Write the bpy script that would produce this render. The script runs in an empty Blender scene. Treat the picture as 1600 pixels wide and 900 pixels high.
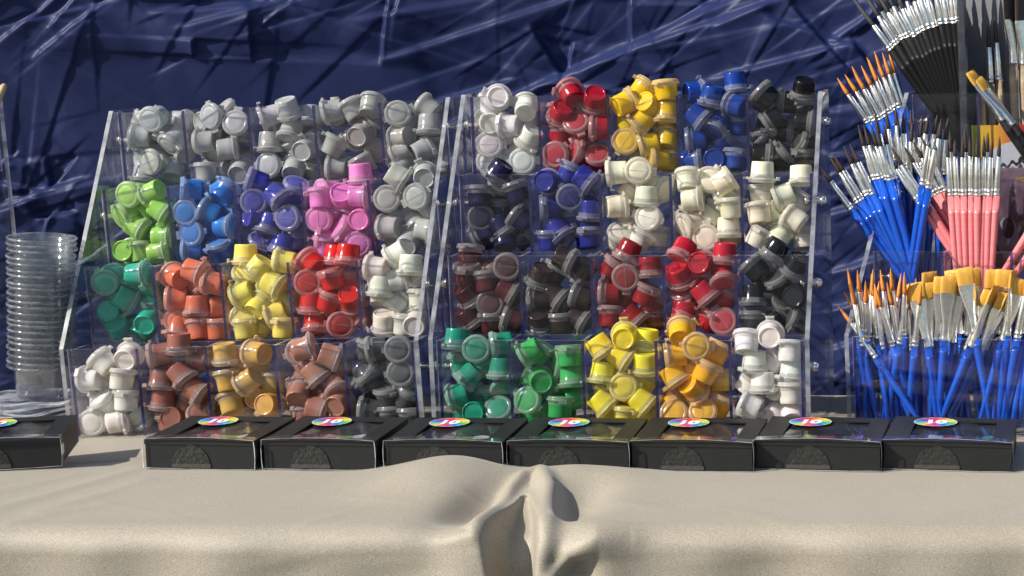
import bpy, bmesh, math, random
import numpy as np
from mathutils import Vector, Matrix
random.seed(7); rng = np.random.default_rng(11)
sc = bpy.context.scene
C = sc.collection
PI = math.pi

# ------------------------------------------------------------------ camera, sky, sun, exposure
PITCH, FPX, PPX, PPY, CAMZ = 0.15, 3000.0, 1400.0, 450.0, 1.172
cam = bpy.data.cameras.new('camera'); camo = bpy.data.objects.new('camera', cam); C.objects.link(camo)
camo.location = (0, 0, CAMZ); camo.rotation_euler = (PI/2 - PITCH, 0, 0)
cam.sensor_width = 36; cam.lens = FPX/1600*36; cam.shift_x = -(PPX-800)/1600
cam.clip_start = 0.02; cam.clip_end = 500
sc.camera = camo
SUN_DIR = Vector((1.0, 0.52, -0.82)).normalized()          # the way the light travels
world = bpy.data.worlds.new('World'); sc.world = world; world.use_nodes = True
nt = world.node_tree; bg = nt.nodes['Background']
sky = nt.nodes.new('ShaderNodeTexSky'); sky.sky_type = 'NISHITA'; sky.sun_disc = False
sky.sun_elevation = math.asin(-SUN_DIR.z)
sky.sun_rotation = math.atan2(-SUN_DIR.x, -SUN_DIR.y)
nt.links.new(sky.outputs[0], bg.inputs[0]); bg.inputs[1].default_value = 0.10
sl = bpy.data.lights.new('sun', 'SUN'); sl.energy = 5.0; sl.angle = math.radians(0.55); sl.color = (1, 0.95, 0.87)
so = bpy.data.objects.new('sun', sl); C.objects.link(so); so.location = (-3, -1, 4)
so.rotation_euler = SUN_DIR.to_track_quat('-Z', 'Y').to_euler()
sc.view_settings.view_transform = 'Standard'; sc.view_settings.look = 'None'
sc.view_settings.exposure = 0.42; sc.view_settings.gamma = 1.0
sc.render.engine = 'CYCLES'
sc.cycles.transparent_max_bounces = 96; sc.cycles.max_bounces = 8
sc.cycles.diffuse_bounces = 4; sc.cycles.glossy_bounces = 4; sc.cycles.transmission_bounces = 6
sc.cycles.caustics_reflective = False; sc.cycles.caustics_refractive = False
sc.cycles.use_denoising = True; sc.cycles.sample_clamp_indirect = 6

# ------------------------------------------------------------------ helpers
cp, sp = math.cos(PITCH), math.sin(PITCH)
CAM = Vector((0, 0, CAMZ)); UPV = Vector((0, sp, cp)); TOV = Vector((0, -cp, sp)); RTV = Vector((1, 0, 0))
def ray(px, py):
    u = (px-PPX)/FPX; v = (PPY-py)/FPX
    return Vector((u, cp+v*sp, -sp+v*cp))
def at_y(px, py, Y):
    r = ray(px, py); return CAM + r*(Y/r.y)
def at_z(px, py, Z):
    r = ray(px, py); return CAM + r*((Z-CAMZ)/r.z)

def tag(o, label=None, cat=None, group=None, kind=None):
    if label: o['label'] = label
    if cat: o['category'] = cat
    if group: o['group'] = group
    if kind: o['kind'] = kind
    return o
def empty(name, M=None):
    o = bpy.data.objects.new(name, None); o.empty_display_size = 0.01; C.objects.link(o)
    if M is not None: o.matrix_world = M
    return o
def link(name, me, parent=None, M=None, color=None):
    o = bpy.data.objects.new(name, me); C.objects.link(o)
    if parent: o.parent = parent
    if M is not None: o.matrix_local = M
    if color: o.color = (*color, 1)
    return o
class MB:
    """collects verts, faces and material slots for one mesh"""
    def __init__(s): s.v = []; s.f = []; s.m = []; s.sm = []
    def face(s, pts, m=0, smooth=False):
        n = len(s.v); s.v += [tuple(p) for p in pts]; s.f.append(tuple(range(n, n+len(pts)))); s.m.append(m); s.sm.append(smooth)
    def box(s, lo, hi, mats=(0,)*6):
        x0, y0, z0 = lo; x1, y1, z1 = hi; n = len(s.v)
        s.v += [(x0,y0,z0),(x1,y0,z0),(x1,y1,z0),(x0,y1,z0),(x0,y0,z1),(x1,y0,z1),(x1,y1,z1),(x0,y1,z1)]
        F = [(0,3,2,1),(4,5,6,7),(0,1,5,4),(2,3,7,6),(0,4,7,3),(1,2,6,5)]   # bottom top front back left right
        for f, m in zip(F, mats): s.f.append(tuple(n+i for i in f)); s.m.append(m); s.sm.append(False)
    def lathe(s, prof, seg=24, mats=None, M=None, smooth=True, cap0=True, cap1=True):
        n = len(s.v); k = len(prof)
        for r, z in prof:
            for i in range(seg):
                a = 2*PI*i/seg; p = Vector((r*math.cos(a), r*math.sin(a), z))
                s.v.append(tuple(M @ p if M else p))
        for j in range(k-1):
            for i in range(seg):
                i2 = (i+1) % seg
                s.f.append((n+j*seg+i, n+j*seg+i2, n+(j+1)*seg+i2, n+(j+1)*seg+i)); s.m.append(mats[j] if mats else 0); s.sm.append(smooth)
        if cap0: s.f.append(tuple(n+i for i in reversed(range(seg)))); s.m.append(mats[0] if mats else 0); s.sm.append(False)
        if cap1: s.f.append(tuple(n+(k-1)*seg+i for i in range(seg))); s.m.append(mats[-1] if mats else 0); s.sm.append(False)
    def prism(s, poly, axis_fn, t0, t1, m_side, m_edges):
        n = len(s.v); k = len(poly)
        for t in (t0, t1):
            for p in poly: s.v.append(axis_fn(t, p))
        s.f.append(tuple(n+i for i in range(k))); s.m.append(m_side); s.sm.append(False)
        s.f.append(tuple(n+k+i for i in reversed(range(k)))); s.m.append(m_side); s.sm.append(False)
        for i in range(k):
            j = (i+1) % k
            s.f.append((n+i, n+k+i, n+k+j, n+j)); s.m.append(m_edges); s.sm.append(False)
    def mesh(s, name, mats):
        me = bpy.data.meshes.new(name); me.from_pydata(s.v, [], s.f)
        for m in mats: me.materials.append(m)
        me.polygons.foreach_set('material_index', s.m); me.polygons.foreach_set('use_smooth', s.sm)
        bm = bmesh.new(); bm.from_mesh(me); bmesh.ops.recalc_face_normals(bm, faces=bm.faces); bm.to_mesh(me); bm.free()
        me.update(); return me
def grid_mesh(name, P, mat):
    """P: (rows, cols, 3) array -> one smooth sheet"""
    R, K, _ = P.shape
    me = bpy.data.meshes.new(name)
    idx = np.arange(R*K).reshape(R, K)
    q = np.stack([idx[:-1,:-1], idx[:-1,1:], idx[1:,1:], idx[1:,:-1]], -1).reshape(-1, 4)
    me.vertices.add(R*K); me.vertices.foreach_set('co', P.reshape(-1).astype(np.float32))
    me.loops.add(q.size); me.loops.foreach_set('vertex_index', q.reshape(-1).astype(np.int32))
    me.polygons.add(len(q)); me.polygons.foreach_set('loop_start', np.arange(0, q.size, 4, dtype=np.int32))
    me.polygons.foreach_set('use_smooth', np.ones(len(q), bool))
    me.materials.append(mat); me.update(calc_edges=True); me.validate(); return me

# ------------------------------------------------------------------ materials
def newmat(name):
    m = bpy.data.materials.new(name); m.use_nodes = True; t = m.node_tree
    return m, t, t.nodes, t.links, t.nodes['Principled BSDF'], t.nodes['Material Output']
def noise_bump(t, p, scale, strength, dist=0.001, detail=3, coord='Object', src=None):
    n = t.nodes; l = t.links
    tc = n.new('ShaderNodeTexCoord'); tx = n.new('ShaderNodeTexNoise'); tx.inputs['Scale'].default_value = scale; tx.inputs['Detail'].default_value = detail
    l.new(tc.outputs[coord], tx.inputs['Vector'])
    b = n.new('ShaderNodeBump'); b.inputs['Strength'].default_value = strength; b.inputs['Distance'].default_value = dist
    l.new(tx.outputs['Fac'], b.inputs['Height']); l.new(b.outputs[0], p.inputs['Normal'])
    return tx, tc
def pmat(name, col, rough=.4, metal=0, spec=.5, var=0, vscale=200, bump=0, bscale=300, coat=0, bdist=.001):
    m, t, n, l, p, o = newmat(name)
    p.inputs['Base Color'].default_value = (*col, 1); p.inputs['Roughness'].default_value = rough
    p.inputs['Metallic'].default_value = metal; p.inputs['Specular IOR Level'].default_value = spec
    p.inputs['Coat Weight'].default_value = coat; p.inputs['Coat Roughness'].default_value = .08
    if bump: noise_bump(t, p, bscale, bump, bdist)
    if var:
        tc = n.new('ShaderNodeTexCoord'); tx = n.new('ShaderNodeTexNoise'); tx.inputs['Scale'].default_value = vscale; tx.inputs['Detail'].default_value = 4
        l.new(tc.outputs['Object'], tx.inputs['Vector'])
        mr = n.new('ShaderNodeMapRange'); mr.inputs['From Min'].default_value = .3; mr.inputs['From Max'].default_value = .7
        mr.inputs['To Min'].default_value = 1-var; mr.inputs['To Max'].default_value = 1+var
        l.new(tx.outputs['Fac'], mr.inputs['Value'])
        mx = n.new('ShaderNodeVectorMath'); mx.operation = 'SCALE'; mx.inputs[0].default_value = col
        l.new(mr.outputs[0], mx.inputs['Scale']); l.new(mx.outputs[0], p.inputs['Base Color'])
    return m
def clear(name, tint=(.975,.98,.99), rough=.03, haze=.02, hazecol=(.8,.82,.9), ior=1.45, gloss=(1,1,1)):
    """thin clear plastic: lets light straight through, mirrors by Fresnel, a touch of scuffed haze"""
    m, t, n, l, p, o = newmat(name); n.remove(p)
    tr = n.new('ShaderNodeBsdfTransparent'); tr.inputs[0].default_value = (*tint, 1)
    gl = n.new('ShaderNodeBsdfGlossy'); gl.inputs['Roughness'].default_value = rough; gl.inputs['Color'].default_value = (*gloss, 1)
    df = n.new('ShaderNodeBsdfDiffuse'); df.inputs[0].default_value = (*hazecol, 1)
    tl = n.new('ShaderNodeBsdfTranslucent'); tl.inputs[0].default_value = (*hazecol, 1)
    ad = n.new('ShaderNodeMixShader'); l.new(df.outputs[0], ad.inputs[1]); l.new(tl.outputs[0], ad.inputs[2])
    fr = n.new('ShaderNodeFresnel'); ge = n.new('ShaderNodeNewGeometry')       # same sheet reflectance from both sides
    io = n.new('ShaderNodeMapRange'); io.inputs['To Min'].default_value = ior; io.inputs['To Max'].default_value = 1/ior
    l.new(ge.outputs['Backfacing'], io.inputs['Value']); l.new(io.outputs[0], fr.inputs[0])
    tc = n.new('ShaderNodeTexCoord'); tx = n.new('ShaderNodeTexNoise'); tx.inputs['Scale'].default_value = 60; tx.inputs['Detail'].default_value = 6
    l.new(tc.outputs['Object'], tx.inputs['Vector'])
    mr = n.new('ShaderNodeMapRange'); mr.inputs['From Min'].default_value = .35; mr.inputs['From Max'].default_value = .75
    mr.inputs['To Min'].default_value = haze*.4; mr.inputs['To Max'].default_value = haze*1.8
    l.new(tx.outputs['Fac'], mr.inputs['Value'])
    m1 = n.new('ShaderNodeMixShader'); l.new(mr.outputs[0], m1.inputs[0]); l.new(tr.outputs[0], m1.inputs[1]); l.new(ad.outputs[0], m1.inputs[2])
    m2 = n.new('ShaderNodeMixShader'); l.new(fr.outputs[0], m2.inputs[0]); l.new(m1.outputs[0], m2.inputs[1]); l.new(gl.outputs[0], m2.inputs[2])
    l.new(m2.outputs[0], o.inputs['Surface']); return m
def color_source(t, attr):
    n = t.nodes
    if attr:
        a = n.new('ShaderNodeAttribute'); a.attribute_name = 'tint'; return a.outputs['Color']
    return n.new('ShaderNodeObjectInfo').outputs['Color']
def pot_mats(attr):
    """cup: thin plastic tightly filled with paint; rim: milky translucent plastic tinted by the paint"""
    out = []
    for kind in ('cup', 'rim', 'disc'):
        m, t, n, l, p, o = newmat('pot_' + kind + ('_heap' if attr else ''))
        c = color_source(t, attr)
        mx = n.new('ShaderNodeMix'); mx.data_type = 'RGBA'; mx.inputs[7].default_value = (.80, .80, .78, 1)
        mx.inputs[0].default_value = {'cup': 0, 'rim': .33, 'disc': .06}[kind]
        l.new(c, mx.inputs[6])
        tc = n.new('ShaderNodeTexCoord'); tx = n.new('ShaderNodeTexNoise'); tx.inputs['Scale'].default_value = 90; tx.inputs['Detail'].default_value = 3
        l.new(tc.outputs['Object'], tx.inputs['Vector'])
        mr = n.new('ShaderNodeMapRange'); mr.inputs['From Min'].default_value = .3; mr.inputs['From Max'].default_value = .7
        mr.inputs['To Min'].default_value = .86; mr.inputs['To Max'].default_value = 1.1
        l.new(tx.outputs['Fac'], mr.inputs['Value'])
        sc_ = n.new('ShaderNodeVectorMath'); sc_.operation = 'SCALE'; l.new(mx.outputs[2], sc_.inputs[0]); l.new(mr.outputs[0], sc_.inputs['Scale'])
        l.new(sc_.outputs[0], p.inputs['Base Color'])
        p.inputs['Roughness'].default_value = {'cup': .17, 'rim': .2, 'disc': .24}[kind]
        p.inputs['Specular IOR Level'].default_value = .38
        p.inputs['Subsurface Weight'].default_value = .4; p.inputs['Subsurface Radius'].default_value = (1, .9, .7); p.inputs['Subsurface Scale'].default_value = .0035
        b = n.new('ShaderNodeBump'); b.inputs['Strength'].default_value = .25; b.inputs['Distance'].default_value = .0006
        l.new(tx.outputs['Fac'], b.inputs['Height']); l.new(b.outputs[0], p.inputs['Normal'])
        tl = n.new('ShaderNodeBsdfTranslucent'); l.new(sc_.outputs[0], tl.inputs[0])
        m1 = n.new('ShaderNodeMixShader'); m1.inputs[0].default_value = {'cup': .22, 'rim': .3, 'disc': .25}[kind]
        l.new(p.outputs[0], m1.inputs[1]); l.new(tl.outputs[0], m1.inputs[2])
        last = m1
        if kind == 'rim':
            tr = n.new('ShaderNodeBsdfTransparent')
            m2 = n.new('ShaderNodeMixShader'); m2.inputs[0].default_value = .36
            l.new(m1.outputs[0], m2.inputs[1]); l.new(tr.outputs[0], m2.inputs[2]); last = m2
        l.new(last.outputs[0], o.inputs['Surface'])
        out.append(m)
    return out
M_CUP, M_RIM, M_DISC = pot_mats(False)
M_CLEAR = clear('acrylic_clear', tint=(.992,.992,.996), haze=.0016, ior=1.36)
M_PANEL = clear('acrylic_panel', tint=(.985,.987,.992), haze=.006)
M_EDGE = clear('acrylic_cut_edge', tint=(.7,.72,.76), rough=.22, haze=.52, hazecol=(.66,.68,.71))
M_BLUE = clear('acrylic_tarp_tint_edge', tint=(.14,.14,.42), rough=.10, haze=.22, hazecol=(.13,.12,.40))  # clear divider edges: the tarp's refracted colour put in as a navy tint
M_LINE = clear('acrylic_top_edge', tint=(.62,.64,.76), rough=.10, haze=.42, hazecol=(.66,.68,.80))
M_FILM = clear('film', tint=(.93,.93,.94), rough=.06, haze=.02, ior=1.5)
M_WINDOW = clear('window_film', tint=(.86,.86,.87), rough=.09, haze=.06, hazecol=(.6,.62,.66), ior=1.6)
M_FILMEDGE = clear('film_edge', tint=(.7,.7,.72), rough=.15, haze=.95, hazecol=(.85,.86,.88))
M_CUPCLEAR = clear('cup_plastic', tint=(.962,.967,.972), rough=.07, haze=.045, hazecol=(.75,.78,.8), ior=1.5)
M_LIDS = clear('lid_plastic', tint=(.8,.82,.86), rough=.12, haze=.9, hazecol=(.78,.8,.84))
M_STEEL = pmat('bolt_steel', (.72,.72,.70), rough=.22, metal=1)
M_FERR = pmat('ferrule_metal', (.80,.79,.75), rough=.26, metal=1, var=.12, vscale=150, bump=.15, bscale=400)
M_BLUEH = pmat('blue_lacquer', (.006,.075,.46), rough=.28, var=.12, vscale=70, coat=.3)
M_PINKH = pmat('pink_lacquer', (.72,.21,.22), rough=.35, var=.08, vscale=70, coat=.2)
M_BLACKH = pmat('black_lacquer', (.006,.006,.0065), rough=.45, spec=.18)
M_WOODH = pmat('bare_wood', (.33,.25,.16), rough=.6, var=.2, vscale=60)
def bristle(name, c1, c2):
    m, t, n, l, p, o = newmat(name)
    tc = n.new('ShaderNodeTexCoord'); mp = n.new('ShaderNodeMapping'); mp.inputs['Scale'].default_value = (2600, 2600, 30)
    tx = n.new('ShaderNodeTexNoise'); tx.inputs['Scale'].default_value = 1; tx.inputs['Detail'].default_value = 2
    l.new(tc.outputs['Object'], mp.inputs[0]); l.new(mp.outputs[0], tx.inputs['Vector'])
    r = n.new('ShaderNodeValToRGB'); r.color_ramp.elements[0].position = .3; r.color_ramp.elements[1].position = .7
    r.color_ramp.elements[0].color = (*c1, 1); r.color_ramp.elements[1].color = (*c2, 1)
    l.new(tx.outputs['Fac'], r.inputs[0]); l.new(r.outputs[0], p.inputs['Base Color']); p.inputs['Roughness'].default_value = .5
    b = n.new('ShaderNodeBump'); b.inputs['Strength'].default_value = .5; b.inputs['Distance'].default_value = .0006
    l.new(tx.outputs['Fac'], b.inputs['Height']); l.new(b.outputs[0], p.inputs['Normal']); return m
M_ORANGE = bristle('orange_bristle', (.55,.17,.022), (.85,.34,.06))
M_GOLD = bristle('gold_bristle', (.58,.28,.03), (.85,.48,.08))
M_DARKB = bristle('dark_bristle', (.018,.011,.009), (.075,.045,.035))
M_GREYB = bristle('grey_bristle', (.02,.02,.022), (.12,.12,.12))
M_CARD = pmat('black_card', (.011,.012,.012), rough=.5, spec=.35, var=.15, vscale=50, bump=.1, bscale=500)
M_SEAL = pmat('seal_tape', (.02,.022,.018), rough=.16, bump=.9, bscale=260, bdist=.002)
M_WHITEP = pmat('white_print', (.85,.85,.84), rough=.35)
M_GROUND = pmat('ground_asphalt', (.09,.088,.085), rough=.9, var=.3, vscale=8, bump=.5, bscale=60, bdist=.01)

def cloth_mat():
    m, t, n, l, p, o = newmat('beige_cloth')
    tc = n.new('ShaderNodeTexCoord')
    big = n.new('ShaderNodeTexNoise'); big.inputs['Scale'].default_value = 14; big.inputs['Detail'].default_value = 4; l.new(tc.outputs['Object'], big.inputs['Vector'])
    fine = n.new('ShaderNodeTexNoise'); fine.inputs['Scale'].default_value = 1100; fine.inputs['Detail'].default_value = 2; l.new(tc.outputs['Object'], fine.inputs['Vector'])
    r = n.new('ShaderNodeValToRGB'); e = r.color_ramp.elements
    e[0].position = .35; e[0].color = (.27,.235,.175,1); e[1].position = .7; e[1].color = (.43,.38,.295,1)
    l.new(fine.outputs['Fac'], r.inputs[0])
    mr = n.new('ShaderNodeMapRange'); mr.inputs['To Min'].default_value = .9; mr.inputs['To Max'].default_value = 1.08; l.new(big.outputs['Fac'], mr.inputs['Value'])
    s = n.new('ShaderNodeVectorMath'); s.operation = 'SCALE'; l.new(r.outputs[0], s.inputs[0]); l.new(mr.outputs[0], s.inputs['Scale'])
    l.new(s.outputs[0], p.inputs['Base Color'])
    p.inputs['Roughness'].default_value = .55; p.inputs['Sheen Weight'].default_value = .25; p.inputs['Sheen Roughness'].default_value = .4
    w1 = n.new('ShaderNodeTexWave'); w1.bands_direction = 'X'; w1.inputs['Scale'].default_value = 420; l.new(tc.outputs['Object'], w1.inputs['Vector'])
    mp = n.new('ShaderNodeMapping'); mp.inputs['Rotation'].default_value = (0, 0, 0); l.new(tc.outputs['Object'], mp.inputs[0])
    w2 = n.new('ShaderNodeTexWave'); w2.bands_direction = 'DIAGONAL'; w2.inputs['Scale'].default_value = 190; l.new(mp.outputs[0], w2.inputs['Vector'])
    ad = n.new('ShaderNodeMath'); ad.operation = 'ADD'; l.new(w1.outputs['Fac'], ad.inputs[0]); l.new(w2.outputs['Fac'], ad.inputs[1])
    ad2 = n.new('ShaderNodeMath'); ad2.operation = 'ADD'; l.new(ad.outputs[0], ad2.inputs[0]); l.new(fine.outputs['Fac'], ad2.inputs[1])
    b = n.new('ShaderNodeBump'); b.inputs['Strength'].default_value = .24; b.inputs['Distance'].default_value = .0005
    l.new(ad.outputs[0], b.inputs['Height']); l.new(b.outputs[0], p.inputs['Normal'])
    return m
def tarp_mat():
    m, t, n, l, p, o = newmat('navy_tarp')
    tc = n.new('ShaderNodeTexCoord')
    tx = n.new('ShaderNodeTexNoise'); tx.inputs['Scale'].default_value = 9; tx.inputs['Detail'].default_value = 6; l.new(tc.outputs['Object'], tx.inputs['Vector'])
    r = n.new('ShaderNodeValToRGB'); e = r.color_ramp.elements
    e[0].position = .3; e[0].color = (.011,.018,.066,1); e[1].position = .75; e[1].color = (.018,.027,.092,1)
    l.new(tx.outputs['Fac'], r.inputs[0]); l.new(r.outputs[0], p.inputs['Base Color'])
    p.inputs['Roughness'].default_value = .5; p.inputs['Specular IOR Level'].default_value = .2
    mp = n.new('ShaderNodeMapping'); mp.inputs['Scale'].default_value = (60, 1, 110); l.new(tc.outputs['Object'], mp.inputs[0])
    f = n.new('ShaderNodeTexNoise'); f.inputs['Scale'].default_value = 3; f.inputs['Detail'].default_value = 5; l.new(mp.outputs[0], f.inputs['Vector'])
    b = n.new('ShaderNodeBump'); b.inputs['Strength'].default_value = .12; b.inputs['Distance'].default_value = .0008
    l.new(f.outputs['Fac'], b.inputs['Height']); l.new(b.outputs[0], p.inputs['Normal'])
    return m
M_CLOTH, M_TARP = cloth_mat(), tarp_mat()

# ------------------------------------------------------------------ setting: ground, tarp, table cloth
g = MB(); g.face([(-60,-60,0),(60,-60,0),(60,60,0),(-60,60,0)])
tag(link('ground', g.mesh('ground', [M_GROUND])), kind='structure')

def seg_dist(U, V, a, b):
    ax, ay = a; bx, by = b; dx, dy = bx-ax, by-ay; L2 = dx*dx+dy*dy+1e-12
    t = ((U-ax)*dx+(V-ay)*dy)/L2; tc_ = np.clip(t, 0, 1)
    sd = ((U-ax)*dy-(V-ay)*dx)/math.sqrt(L2)
    d = np.hypot(U-ax-tc_*dx, V-ay-tc_*dy)
    return d, t, sd
def sstep(a, b, x):
    t = np.clip((x-a)/(b-a), 0, 1); return t*t*(3-2*t)
def poly_dist(U, V, pts):
    best = np.full(U.shape, 1e9); par = np.zeros(U.shape); n = len(pts)-1
    for i in range(n):
        d, t, _ = seg_dist(U, V, pts[i], pts[i+1]); k = d < best
        best = np.where(k, d, best); par = np.where(k, (i+np.clip(t, 0, 1))/n, par)
    return best, par

TARP_Y = 2.30
def build_tarp():
    xs = np.concatenate([np.arange(-1.9, -1.15, .012), np.arange(-1.15, .28, .0017), np.arange(.28, .95, .012)])
    zs = np.concatenate([np.arange(.25, .70, .012), np.arange(.70, 1.20, .0017), np.arange(1.20, 1.75, .012)])
    X, Z = np.meshgrid(xs, zs); D = np.zeros_like(X)
    def P(px, py):
        q = at_y(px, py, TARP_Y); return (q.x, q.z)
    # creases read off the photograph (pixel ends, height mm, width mm, step)
    marks = [((700,195),(1010,60),5,7),((1010,60),(1190,-20),6,8),((880,115),(1240,-10),5,7),((905,112),(980,70),3,5),((612,90),(1000,-40),4,8),
        ((620,20),(650,-60),3,4),((602,95),(610,0),4,4),((832,45),(880,125),5,5),((880,125),(893,70),4,4),((985,75),(985,0),4,4),
        ((1000,70),(1120,0),4,5),((1120,40),(1200,5),3,5),((1120,120),(1330,65),5,7),((1240,10),(1330,110),4,5),((1330,60),(1370,115),4,5),
        ((1200,25),(1350,75),3,6),((680,160),(800,125),4,6),((40,70),(130,-10),4,6),((0,20),(60,-20),3,6),((100,85),(190,10),4,5),
        ((120,40),(155,-5),4,4),((270,18),(430,5),4,6),((310,40),(450,2),3,6),((330,60),(330,85),4,3),((412,20),(414,90),3,3),((430,35),(470,0),3,5),
        ((0,265),(110,290),4,6),((10,330),(100,300),4,5),((40,310),(170,270),4,5),((110,240),(118,285),4,4),((120,285),(155,240),4,4),
        ((105,330),(160,320),3,4),((115,360),(125,320),3,4),((40,255),(70,230),3,5),((0,300),(30,340),3,5),((60,245),(85,250),3,4),
        ((1295,170),(1420,150),3,8),((1290,330),(1400,300),4,7),((1300,420),(1420,380),4,7),((1290,480),(1370,455),4,6),((1295,240),(1370,235),3,7),
        ((1295,540),(1340,520),3,6),((700,330),(712,600),3,5),((860,130),(1080,150),3,8),((1300,60),(1360,20),4,6),((560,30),(800,-10),3,9)]
    for a, b, h, w in marks:
        a, b = P(*a), P(*b); d, t, sd = seg_dist(X, Z, a, b)
        env = sstep(-.12, .12, t)*(1-sstep(.88, 1.12, t)); w_ = w*.001
        D += h*.0007*np.exp(-np.abs(sd)/(w_*.45))*env + h*.0011*np.tanh(sd/(w_*.4))*np.exp(-np.abs(sd)/.07)*env
    for i in range(420):
        px = rng.uniform(-60, 1660); py = rng.uniform(-40, 640)
        calm = (px < 760 and 70 < py < 240 and rng.random() < .8)
        if calm: continue
        ang = rng.normal(.45, .35) if rng.random() < .62 else rng.uniform(0, PI)
        L = rng.uniform(.03, .16); h = rng.uniform(.25, .9)*.001; w_ = rng.uniform(.0012, .0026)
        c = P(px, py); a = (c[0]-L*math.cos(ang), c[1]-L*math.sin(ang)); b = (c[0]+L*math.cos(ang), c[1]+L*math.sin(ang))
        d, t, sd = seg_dist(X, Z, a, b); env = sstep(-.1, .3, t)*(1-sstep(.7, 1.1, t)); s_ = rng.choice([-1, 1])
        D += s_*h*np.exp(-np.abs(sd)/w_)*env + rng.choice([-1, 1])*h*1.3*np.tanh(sd/w_)*np.exp(-np.abs(sd)/.04)*env
    def crumple(n, ang, stretch, k, off):
        # irregular flat facets meeting in straight sharp creases
        ca, sa = math.cos(ang), math.sin(ang); U = (X*ca+Z*sa)/stretch; V = -X*sa+Z*ca
        sx, sz = rng.uniform(-1.3, .45, n), rng.uniform(.55, 1.3, n); su, sv = (sx*ca+sz*sa)/stretch, -sx*sa+sz*ca; of = rng.uniform(0, off, n)
        best = np.full(X.shape, 9.)
        for a_, b_, c_ in zip(su, sv, of): best = np.minimum(best, np.sqrt((U-a_)**2+(V-b_)**2+1e-5)+c_)
        return best*k
    c0 = P(0, 150); c1 = P(690, 150); calm = sstep(c0[0]-.3, c0[0], X)*(1-sstep(c1[0]-.05, c1[0]+.10, X))*sstep(P(0,275)[1], P(0,225)[1], Z)*(1-sstep(P(0,105)[1], P(0,40)[1], Z))
    rough_ = 1-.82*calm
    F = np.zeros_like(X)
    for k in range(13):                                                       # straight sharp folds, each fading in and out along its length
        th = rng.normal(.42, .30) if k % 3 else rng.uniform(0, PI); lam = rng.uniform(.035, .15)
        q = (-X*math.sin(th)+Z*math.cos(th))/lam+rng.uniform(0, 1)+.22*np.sin(X*rng.uniform(2, 7)+Z*rng.uniform(3, 9)+k)
        tri = np.abs((q % 1)-.5)*2
        m1, m2, m3 = rng.uniform(-14, 14), rng.uniform(-16, 16), rng.uniform(0, 6)
        F += rng.uniform(.013, .034)*lam*.5*tri*sstep(-.15, .75, np.sin(X*m1+Z*m2+m3))
    D += rough_*(F+crumple(200, .45, 2.2, .012, .012))
    for k in range(9):                                                        # slow billow of the hung sheet
        kx, kz, ph = rng.uniform(-9, 9), rng.uniform(4, 16), rng.uniform(0, 6)
        D += .0006*np.sin(kx*X+kz*Z+ph)
    slope = -.15+.29*sstep(-.62, -.22, xs)                                    # bow added to turn the left side from the sun and darken it
    bow = np.concatenate([[0], np.cumsum((slope[1:]+slope[:-1])/2*np.diff(xs))]); D += (bow-np.interp(-.45, xs, bow))[None]
    rip = sstep(P(1230,0)[0], P(1330,0)[0], X)
    D += rip*.0010*np.sin(Z*150+2*np.sin(X*22)+1.5*np.sin(Z*31))
    return grid_mesh('tarp', np.stack([X, TARP_Y-D, Z], -1), M_TARP)
tag(link('tarpaulin', build_tarp()), 'creased navy blue tarpaulin hung behind the racks', 'tarpaulin')

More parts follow.
